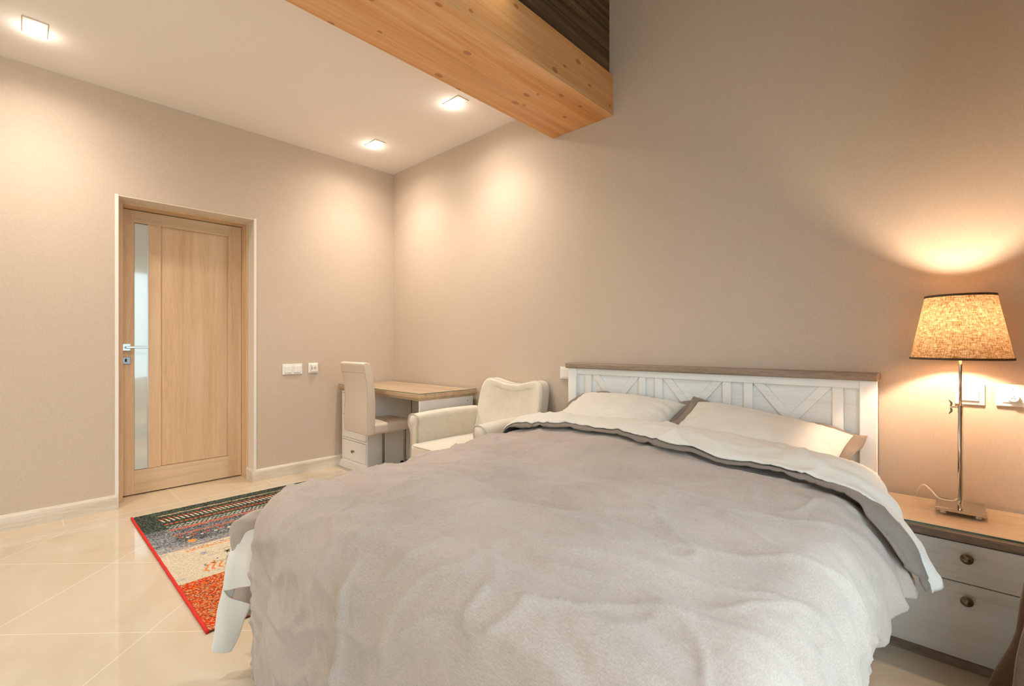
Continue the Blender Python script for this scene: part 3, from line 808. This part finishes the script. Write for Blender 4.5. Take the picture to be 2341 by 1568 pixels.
def wrinkle(x, y, s=0):
    """fine creases measured along the surface"""
    wx, wy = x + .10 * nz(x * 3, y * 3, 40), y + .10 * nz(x * 3, y * 3, 41)
    a = .0105 * (ridge(wx * 1.6 + .8 * wy, wy * 5.5 - 1.6 * wx, 5 + s) ** 6)
    a2 = .0080 * (ridge(wx * 3.4 - 3 * wy, wy * 4 + 3.5 * wx, 15 + s) ** 8)
    b_ = .0055 * (ridge(wx * 9 - 5 * wy, wy * 6 + 7 * wx, 9 + s) ** 6) * max(0, nz(x * 2, y * 2, 4) + .30)
    c = .0012 * nz(x * 30, y * 46, 7)
    d_ = .0028 * nz(x * 8, y * 15, 11)
    er = x - AX1
    f = .0062 * smooth(-.42, .08, er) * fold_r(y, er + .0)
    return a + a2 + b_ + c + d_ + f
def skirt(px, py, nx_, ny_, e, s, side):
    """px,py on the inner rectangle, unit direction n, flat distance e, perimeter arclength s"""
    zt = top_z(px + nx_ * min(e, Q), py + ny_ * min(e, Q))
    e1 = e - Q
    if e1 <= 0:
        h, z, nr, nzv = e, zt, 0.0, 1.0
    elif e1 < ARC:
        th = e1 / R; h = Q + R * math.sin(th); z = zt - R * (1 - math.cos(th)); nr, nzv = math.sin(th), math.cos(th)
    else:
        h = Q + R; z = zt - R - (e1 - ARC); nr, nzv = 1.0, 0.0
    dr = max(0, e1 - ARC * .4)
    if side == 'r':
        Yw = py + ny_ * h
        am = .023 * smooth(0, .22, dr)
        off = am * fold_r(py, e) - .030 * smooth(.18, .42, dr) + .012 * smooth(0, .15, dr)
        off += .088 * smooth(1.46, 1.80, Yw) * smooth(.0, .26, dr)
        off -= .19 * smooth(1.76, 2.0, Yw) * smooth(.0, .26, dr)
    elif side == 'f':
        am = .020 * smooth(0, .40, dr)
        f = (abs(math.sin(s * 6.5 + 2.5 * e + 1.2)) ** .7 * 2 - 1.2) * .55 + .9 * nz(s * 5 + 2.5 * e, e * 1.2, 8) + .35 * ridge(s * 7 - 5 * e, e * 2.2 + s, 12) ** 3
        off = am * f + .015 * smooth(.1, .5, dr)
        # one sharp standing pleat
        pl = abs(s - (PLEAT + .05 * (e - .3)))
        off += .026 * max(0, 1 - pl / .016) * smooth(.14, .34, e) + .012 * math.exp(-((pl / .06) ** 2)) * smooth(.1, .3, e)
    else:
        off = .008 * math.sin(s * 26) * smooth(0, .2, dr) + .01 * nz(s * 6, e * 6)
    w = wrinkle(px + nx_ * e, py + ny_ * e)
    if side == 'f' or side == 'c':   # piped seam along the foot
        w += .005 * math.exp(-((e - .105) / .004) ** 2)
    o = off + w * nr
    return squeeze(Vector((px + nx_ * (h + o), py + ny_ * (h + o), z + w * nzv)))
PLEAT = 0
def lerp(a, b_, t): return a + (b_ - a) * t
def make_duvet():
    global PLEAT
    NX, NY, NCO, NR = 128, 150, 26, 84
    xs = [lerp(AX0, AX1, i / NX) for i in range(NX + 1)]; ys = [lerp(AY0, AY1, j / NY) for j in range(NY + 1)]
    bm = B()
    G = [[bm.verts.new(squeeze(Vector((x, y, top_z(x, y) + wrinkle(x, y))))) for y in ys] for x in xs]
    for i in range(NX):
        for j in range(NY): bm.faces.new((G[i][j], G[i + 1][j], G[i + 1][j + 1], G[i][j + 1]))
    cols = []   # (start vertex, px,py,nx,ny,s,E,side)
    s = 0.0
    EL = Q + ARC + .11; EF = Q + ARC + .475; ER = Q + ARC + .215
    for j in range(NY, -1, -1):
        y = ys[j]; cols.append((G[0][j], AX0, y, -1, 0, s, EL + .02 * math.sin(y * 9), 'l')); s += (AY1 - AY0) / NY
    for k in range(1, NCO):
        a = PI + PI / 2 * k / NCO; E_ = lerp(EL, EF, smooth(.30, .62, k / NCO)); cols.append((G[0][0], AX0, AY0, math.cos(a), math.sin(a), s, E_, 'c')); s += .018
    s0 = s; PLEAT = s0 + .64
    for i in range(NX + 1):
        cols.append((G[i][0], xs[i], AY0, 0, -1, s, EF + .012 * math.sin(i * .21), 'f')); s += (AX1 - AX0) / NX
    for k in range(1, NCO):
        a = -PI / 2 + PI / 2 * k / NCO; cols.append((G[NX][0], AX1, AY0, math.cos(a), math.sin(a), s, lerp(EF, ER + .06, smooth(.1, .9, k / NCO)), 'c')); s += .018
    for j in range(NY + 1):
        y = ys[j]; cols.append((G[NX][j], AX1, y, 1, 0, s, ER + .03 * (1 - smooth(.9, 1.4, y)) - .130 * smooth(1.42, 1.66, y) + .008 * math.sin(y * 37), 'r')); s += (AY1 - AY0) / NY
    prev = None
    n = len(cols)
    for ci, (v0, px, py, nx_, ny_, s_, E_, side) in enumerate(cols):
        cur = [v0]
        for r in range(1, NR + 1):
            e = E_ * r / NR
            if side == 'c':   # blend the neighbours' fold patterns round the corner
                left = ci < n / 2
                if left:
                    t = (s_ - cols[NY][5]) / (.018 * NCO); A = skirt(px, py, nx_, ny_, e, s_, 'l'); Bq = skirt(px, py, nx_, ny_, e, s_, 'f')
                else:
                    t = (s_ - cols[n - NY - 2][5] + .018 * NCO) / (.018 * NCO); t = max(0, min(1, t)); A = skirt(px, py, nx_, ny_, e, s_, 'f'); Bq = skirt(px, py, nx_, ny_, e, s_, 'r')
                p = A.lerp(Bq, max(0, min(1, t)))
            else:
                p = skirt(px, py, nx_, ny_, e, s_, side)
            p.z = max(p.z, .012 + .001 * r / NR)
            cur.append(bm.verts.new(p))
        if prev:
            for r in range(NR):
                a, b1, c, d_ = prev[r], cur[r], cur[r + 1], prev[r + 1]
                vs = []
                for v in (a, d_, c, b1):
                    if v not in vs: vs.append(v)
                if len(vs) >= 3: bm.faces.new(vs)
        prev = cur
    bmesh.ops.recalc_face_normals(bm, faces=bm.faces)
    o = obj('duvet', bm, [M_DUVET, M_DUVET_BACK], smooth=True)
    so = o.modifiers.new('thick', 'SOLIDIFY'); so.thickness = .010; so.offset = -1; so.material_offset = 1; so.material_offset_rim = 0
    return tag(o, 'taupe chambray duvet spread over the bed and hanging over its foot', 'duvet')
duv = make_duvet()

# ---- folded back head end of the duvet
def cross_pos(c, y, off):
    """c: flat coordinate across the bed, measured from the centre line"""
    hw = (AX1 - AX0) / 2; xm = (AX0 + AX1) / 2
    if abs(c) <= hw:
        x = xm + c; z = top_z(x, min(y, 2.27)) + wrinkle(x, min(y, 2.27)); return squeeze(Vector((x, y, z + off))), Vector((0, 0, 1))
    sg = 1 if c > 0 else -1; e = abs(c) - hw
    p = skirt(AX1 if sg > 0 else AX0, min(y, 2.27), sg, 0, e, (cross_pos.sr + (y - AY0)) if sg > 0 else (AY1 - y), 'r' if sg > 0 else 'l')
    e1 = e - Q
    if e1 <= 0: n_ = Vector((0, 0, 1))
    elif e1 < ARC: n_ = Vector((sg * math.sin(e1 / R), 0, math.cos(e1 / R)))
    else: n_ = Vector((sg, 0, 0))
    p.y = y
    return p + n_ * off, n_
cross_pos.sr = 0
def turndown(front_extra, off0, mat, name, parent, back=True, hem=0):
    bm = B(); hw = (AX1 - AX0) / 2
    cmin, cmax = -(hw + Q + ARC + .02), hw + Q + ARC + .078 + hem
    NC, NV = 230, 40
    G = []
    for i in range(NC + 1):
        c = lerp(cmin, cmax, i / NC); c0 = c; t = (c + hw) / (2 * hw)
        yf = 1.965 + .055 * math.sin(t * 5.2 + .6) * (1 if 0 < t < 1 else .6) + .012 * nz(c * 6, 0, 4)
        yf -= .21 * smooth(hw - .26, cmax - .03, c)
        yf -= front_extra * (1 + .8 * nz(c * 5, 1.7, 3)) + (.055 * smooth(hw - .02, hw + .22, c) * smooth(cmax, cmax - .12, c) if front_extra else 0)
        yb = 2.285 + .03 * smooth(0, .5, t) - .03 * smooth(.75, 1.0, t) - .04 * smooth(.25, 0, t)
        yb -= .20 * smooth(hw - .02, cmax, c) + .085 * smooth(hw - .22, hw - .02, c) * (1 - smooth(hw + .02, hw + .22, c))
        w_ = smooth(hw + .14, cmax, c0); yb = yb + (yf + .045 - yb) * w_
        row = []
        for j in range(NV + 1):
            v = j / NV; c = c0 - .07 * min(1, v / .72) * smooth(hw, cmax, c0)
            if v <= .72:
                u = v / .72; y = lerp(yf, yb, u)
                lift = off0 + .030 * math.sin(PI * min(1, u * 1.15)) ** .8 + .006 * (1 - u)
                lift += .010 * smooth(.25, 0, u) * max(0, nz(c * 4.5, 9.1)) * 2
                p, n_ = cross_pos(c, y, lift)
                w = .006 * (ridge(c * 7 + y * 4, y * 6, 21) ** 3) + .0028 * nz(c * 18, y * 22, 22) + .006 * nz(c * 4, y * 7, 23)
                p += n_ * w
            else:
                u = (v - .72) / .28; y = yb; p, n_ = cross_pos(c, y, off0 + .006)
                a = u * PI * .9; rr = .045
                p += Vector((0, rr * math.sin(a), 0)) - n_ * (rr * (1 - math.cos(a)) * 1.15)
                p += Vector((0, .004 * nz(c * 14, u * 3, 31), 0))
            row.append(bm.verts.new(p))
        G.append(row)
    for i in range(NC):
        for j in range(NV): bm.faces.new((G[i][j], G[i + 1][j], G[i + 1][j + 1], G[i][j + 1]))
    bmesh.ops.recalc_face_normals(bm, faces=bm.faces)
    o = obj(name, bm, mat, parent, smooth=True)
    so = o.modifiers.new('thick', 'SOLIDIFY'); so.thickness = .004; so.offset = -1
    return o
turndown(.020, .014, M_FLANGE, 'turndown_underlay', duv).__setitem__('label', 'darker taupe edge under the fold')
turndown(0.0, .031, M_DUVET_BACK, 'turndown', duv, hem=.01).__setitem__('label', 'ivory reverse side folded back')

# ---- hanging ivory corner at the foot
def sheet(rows, n, m, name, mat, parent, wob, label=None, thick=.004):
    """rows: polylines across the piece, interpolated both ways"""
    R_ = [spline(r_, m) for r_ in rows]
    bm = B(); G = []
    cols_ = [spline([R_[k][j] for k in range(len(R_))], n) for j in range(m + 1)]
    for k in range(n + 1):
        row = []
        for j in range(m + 1):
            p = cols_[j][k]; q = Vector((nz(p.x * 20, p.z * 7, 61), nz(p.y * 20, p.z * 7, 62), 0)) * wob
            row.append(bm.verts.new(p + q))
        G.append(row)
    for k in range(n):
        for j in range(m): bm.faces.new((G[k][j], G[k][j + 1], G[k + 1][j + 1], G[k + 1][j]))
    bmesh.ops.recalc_face_normals(bm, faces=bm.faces)
    o = obj(name, bm, mat, parent, smooth=True, label=label)
    so = o.modifiers.new('thick', 'SOLIDIFY'); so.thickness = thick; so.offset = 0
    return o
def flap():
    o = sheet([[(-1.82, .600, .515), (-1.85, .572, .515), (-1.80, .590, .515), (-1.74, .620, .515)],
               [(-1.87, .590, .48), (-1.88, .552, .48), (-1.82, .572, .48), (-1.745, .605, .48)],
               [(-1.88, .560, .38), (-1.875, .520, .385), (-1.82, .555, .38), (-1.75, .615, .37)],
               [(-1.88, .540, .28), (-1.868, .498, .285), (-1.825, .540, .290), (-1.76, .610, .31)]],
              40, 24, 'hanging_corner', M_DUVET_BACK, duv, .019, 'pale reverse side showing at the hanging corner')
    sheet([[(-1.875, .548, .300), (-1.866, .500, .296), (-1.835, .520, .262), (-1.805, .575, .225)],
           [(-1.880, .530, .230), (-1.862, .484, .230), (-1.832, .505, .205), (-1.818, .560, .180)],
           [(-1.880, .505, .165), (-1.857, .470, .160), (-1.836, .495, .135), (-1.835, .545, .130)],
           [(-1.878, .490, .120), (-1.853, .460, .100), (-1.842, .485, .080), (-1.845, .515, .072)]],
          36, 20, 'folded_hem', M_DUVET_BACK, o, .013)
    sheet([[(-1.975, .545, .36), (-1.85, .605, .36), (-1.76, .640, .36)], [(-1.970, .541, .25), (-1.85, .600, .24), (-1.76, .640, .23)], [(-1.88, .575, .17), (-1.84, .600, .15), (-1.77, .640, .14)]],
          12, 12, 'inner_fold', M_DUVET, o, .006)
    bm = B(); pts = spline([(-1.74, .640, .545), (-1.81, .592, .520), (-1.862, .562, .490), (-1.874, .553, .450), (-1.862, .556, .400)], 40)
    rings = []
    for k, p in enumerate(pts):
        t = k / 40; rr = .038 * (1 - .45 * t ** 2) * (1 if t < .95 else .4); ring = []
        dvec = (pts[min(k + 1, 40)] - pts[max(k - 1, 0)]).normalized(); sv = dvec.cross(Vector((.6, .8, 0))).normalized(); tv = sv.cross(dvec)
        for i in range(28):
            a = 2 * PI * i / 28; w = 1 + .16 * math.sin(a * 5 + t * 6) * t + .2 * nz(math.cos(a) * 2, math.sin(a) * 2, t * 4)
            ring.append(p + (sv * math.cos(a) * .8 + tv * math.sin(a)) * rr * w)
        rings.append(ring)
    loft(bm, rings); bmesh.ops.recalc_face_normals(bm, faces=bm.faces)
    obj('bunched_fold', bm, M_DUVET, duv, smooth=True)
flap()

# ---- pillows
def pillow(label, cx, cy, cz, wx, wy, th, tilt, yawz, roll, seed, flange_w=.045):
    root = thing('pillow', label, 'pillow', (cx, cy, cz), group='pillows on the bed')
    mt = Matrix.Rotation(yawz, 4, 'Z') @ Matrix.Rotation(tilt, 4, 'X') @ Matrix.Rotation(roll, 4, 'Y')
    def P(u, v, s):
        x = u * wx / 2 * (1 - .05 * (1 - v * v) ** 1 * abs(u) ** 3); y = v * wy / 2 * (1 - .05 * (1 - u * u) * abs(v) ** 3)
        t = max(0, (1 - abs(u) ** 2.6)) ** .55 * max(0, (1 - abs(v) ** 2.6)) ** .55
        edge = max(abs(u), abs(v))
        w = .012 * nz(x * 7 + seed, y * 7, s) + .006 * (ridge(x * 14 + seed, y * 9 + x * 8, 3) ** 3)
        w += .010 * smooth(.55, .95, abs(u)) * math.sin(v * 16 + seed + 3 * nz(u * 3, v * 3, seed))
        w += .0018 * nz(x * 40, y * 40, seed)
        return mt @ Vector((x, y, s * (t * th / 2) + w * t))
    n = 60; bm = B(); V = {}
    for s in (-1, 1):
        for i in range(n + 1):
            for j in range(n + 1):
                if s == 1 and (i in (0, n) or j in (0, n)): V[s, i, j] = V[-1, i, j]; continue
                V[s, i, j] = bm.verts.new(P(math.sin((2 * i / n - 1) * PI / 2), math.sin((2 * j / n - 1) * PI / 2), s))
        for i in range(n):
            for j in range(n): bm.faces.new((V[s, i, j], V[s, i + 1, j], V[s, i + 1, j + 1], V[s, i, j + 1]))
    bmesh.ops.recalc_face_normals(bm, faces=bm.faces)
    obj('cushion', bm, M_DUVET_BACK, root, smooth=True, local=True)
    # flat taupe border all round
    bm = B(); per = []
    m = 50
    for k in range(m): per.append((lerp(-1, 1, k / m), -1))
    for k in range(m): per.append((1, lerp(-1, 1, k / m)))
    for k in range(m): per.append((lerp(1, -1, k / m), 1))
    for k in range(m): per.append((-1, lerp(1, -1, k / m)))
    rings = []
    for q in range(7):
        r = q / 6; ring = []
        for (u, v) in per:
            x = u * wx / 2 * (1 - .05 * (1 - v * v) * abs(u) ** 3) + u * flange_w * r * (1 if abs(u) > .98 else abs(u) ** 8)
            y = v * wy / 2 * (1 - .05 * (1 - u * u) * abs(v) ** 3) + v * flange_w * r * (1 if abs(v) > .98 else abs(v) ** 8)
            z = r * (.014 * math.sin(x * 22 + y * 19 + seed) + .016 * nz(x * 9, y * 9, seed)) - .006 * r
            ring.append(mt @ Vector((x, y, z)))
        rings.append(ring)
    loft(bm, rings, caps=False)
    o = obj('border', bm, M_FLANGE, root, smooth=True, local=True, label='taupe border')
    so = o.modifiers.new('thick', 'SOLIDIFY'); so.thickness = .003; so.offset = 0
    return root
pillow('ivory pillow with taupe border on the left half of the bed, against the headboard', -1.42, 2.37, .735, .68, .44, .17, math.radians(21), math.radians(1), math.radians(1), 1.3)
pillow('ivory pillow with taupe border on the right half of the bed, nearer the lamp', -.675, 2.36, .708, .70, .44, .17, math.radians(21), math.radians(-3), math.radians(8), 5.1)

# ------------------------------------------------------------------ bedside cabinet
ns = thing('bedside_cabinet', 'whitewashed bedside cabinet with two drawers and an oak top', 'nightstand', (.02, 2.49, 0))
NX0, NX1, NYF = -.218, .285, 2.29
b = B(); box(b, NX0, NX0 + .016, NYF + .018, 2.68, .035, .448); box(b, NX1 - .016, NX1, NYF + .018, 2.68, .035, .448)
box(b, NX0 + .016, NX1 - .016, 2.665, 2.68, .035, .448); box(b, NX0 + .016, NX1 - .016, NYF + .018, 2.665, .035, .05)
obj('body', b, M_DRAWER, ns)
for z0, z1 in ((.308, .446), (.037, .304)):
    dr = obj('drawer', bx(NX0, NX1, NYF, 2.60 if False else NYF + .018, z0, z1), M_DRAWER, ns, bevel=.0015)
    kz_ = .398 if z0 > .2 else .250
    obj('knob', lathe(B(), [(.008, 0), (.007, -.006), (.012, -.009), (.0165, -.012), (.0175, -.0155), (.0165, -.018), (.0135, -.0185), (.013, -.0215), (.008, -.025), (0, -.0265)], (.040, NYF, kz_), 'y', 28), M_BRASS, dr, smooth=True)
obj('plinth', bx(NX0 + .004, NX1 - .004, NYF + .004, 2.67, .0, .034), M_OAKCAP, ns, bevel=.002)
tp = obj('top_edge', bx(NX0 - .005, NX1 + .005, NYF - .015, 2.682, .452, .486), M_OAKCAP, ns, bevel=.010, seg=3)
obj('top_surface', bx(NX0 - .002, NX1 + .002, NYF - .008, 2.680, .480, .4875), M_OAKTOP, ns)
obj('glass_top', bx(NX0, NX1, NYF - .006, 2.680, .4880, .4940), M_GLASS, ns)
obj('glass_edge', bx(NX0, NX1, NYF - .0075, NYF - .0058, .4878, .4942), M_GLASS_EDGE, ns)

# ------------------------------------------------------------------ table lamp
LX, LY, LZ = .026, 2.485, .494
tl = thing('table_lamp', 'lit table lamp with linen shade and steel pole on the bedside cabinet', 'lamp', (LX, LY, LZ))
b = bx(-.045, .097, 2.462, 2.630, LZ + .010, LZ + .022)
base = obj('base', b, M_CHROME, tl, bevel=.002)
for x, y in ((-.022, 2.480), (.074, 2.480), (-.022, 2.612), (.074, 2.612)):
    obj('foot', lathe(B(), [(.010, 0), (.010, .010)], (x, y, LZ), 'z', 16), M_STEEL, base)
obj('lower_pole', lathe(B(), [(.0085, .022), (.0085, .036), (.0078, .038), (.0078, .409), (.0088, .410), (.0088, .420), (.004, .421)], (LX, LY, LZ), 'z', 24), M_CHROME, tl, smooth=False, bevel=.0005)
obj('upper_pole', lathe(B(), [(.0048, .40), (.0048, .72)], (LX, LY, LZ), 'z', 20), M_CHROME, tl, smooth=True)
b = lathe(B(), [(.003, -.006), (.003, -.026)], (LX, LY, LZ + .412), 'x', 12)
prism(b, [(LX - .030, LZ + .412), (LX - .022, LZ + .418), (LX - .022, LZ + .430), (LX - .030, LZ + .438), (LX - .034, LZ + .440), (LX - .028, LZ + .426)], 'y', LY - .002, LY + .002)
prism(b, [(LX - .030, LZ + .412), (LX - .022, LZ + .406), (LX - .022, LZ + .394), (LX - .030, LZ + .386), (LX - .034, LZ + .384), (LX - .028, LZ + .398)], 'y', LY - .002, LY + .002)
obj('wing_screw', b, M_CHROME, tl)
ZB, ZTP = 1.092, 1.335
SX = .024
b = B(); n = 64; rings = []
for k in range(13):
    t = k / 12; r = lerp(.146, .101, t); z = lerp(ZB, ZTP, t)
    rings.append([(SX + r * math.cos(2 * PI * i / n), LY + r * math.sin(2 * PI * i / n), z) for i in range(n)])
loft(b, rings, caps=False)
sh = obj('lamp_shade', b, M_SHADE, tl, smooth=True)
for r, z in ((.1468, ZB + .002), (.1018, ZTP - .002)):
    b = B(); lathe(b, [(r - .0015, -.004), (r + .0012, -.004), (r + .0012, .004), (r - .0015, .004), (r - .0015, -.004)], (SX, LY, z), 'z', 64, caps=False)
    obj('trim_band', b, M_SHADE_TRIM, sh)
b = B()
for k in range(3):
    a = k * 2 * PI / 3 + .4; tube(b, [(SX, LY, ZTP - .02), (SX + .101 * math.cos(a), LY + .101 * math.sin(a), ZTP - .01)], .0015, 8)
obj('shade_spider', b, M_STEEL, sh)
obj('bulb', lathe(B(), [(.010, -.045), (.010, -.03), (.017, -.01), (.021, .008), (.018, .022), (.009, .030), (0, .032)], (LX, LY, 1.160), 'z', 24), M_BULB2, tl, smooth=True).visible_shadow = True
for dz in (.055,): lamp('bulb_light', 'POINT', (0, 0, 1.222 - LZ), LIGHTS['bulb'], WARM, parent=tl, shadow_soft_size=.022)
cd = spline([(LX - .008, LY + .002, LZ + .060), (LX - .022, LY + .004, LZ + .048), (-.035, 2.52, LZ + .042), (-.060, 2.56, LZ + .060), (-.085, 2.61, LZ + .066), (-.105, 2.645, LZ + .030), (-.108, 2.668, LZ + .004)], 40)
obj('power_cord', tube(B(), cd, .0026, 10), M_CORD, tl, smooth=True)

# ------------------------------------------------------------------ curtain at the right edge
def curtain():
    bm = B(); G = []
    NZ, NU = 70, 90
    for k in range(NZ + 1):
        z = lerp(.01, 2.75, k / NZ); row = []
        fl = smooth(.55, .0, z)
        for j in range(NU + 1):
            u = j / NU; y = lerp(1.56, 2.235, u)
            x = .300 + .022 * math.sin(y * 52) + .010 * nz(y * 8, z * 2)
            x2 = .186 - .035 * smooth(.60, .25, z) - .07 * smooth(.28, 0, z)
            x1 = .185 - .070 * smooth(.75, .28, z) - .09 * smooth(.30, 0, z)
            g2 = math.exp(-((y - 2.16) / .085) ** 2); g1 = math.exp(-((y - 1.74) / .10) ** 2)
            x = x + (x2 - x) * g2; x = x + (x1 - x) * g1
            row.append(bm.verts.new((min(x, .41), y, z)))
        G.append(row)
    for k in range(NZ):
        for j in range(NU): bm.faces.new((G[k][j], G[k][j + 1], G[k + 1][j + 1], G[k + 1][j]))
    bmesh.ops.recalc_face_normals(bm, faces=bm.faces)
    o = obj('curtain', bm, M_CURTAIN, smooth=True)
    so = o.modifiers.new('thick', 'SOLIDIFY'); so.thickness = .004
    tag(o, 'brown linen curtain hanging to the floor beside the bedside cabinet', 'curtain')
curtain()
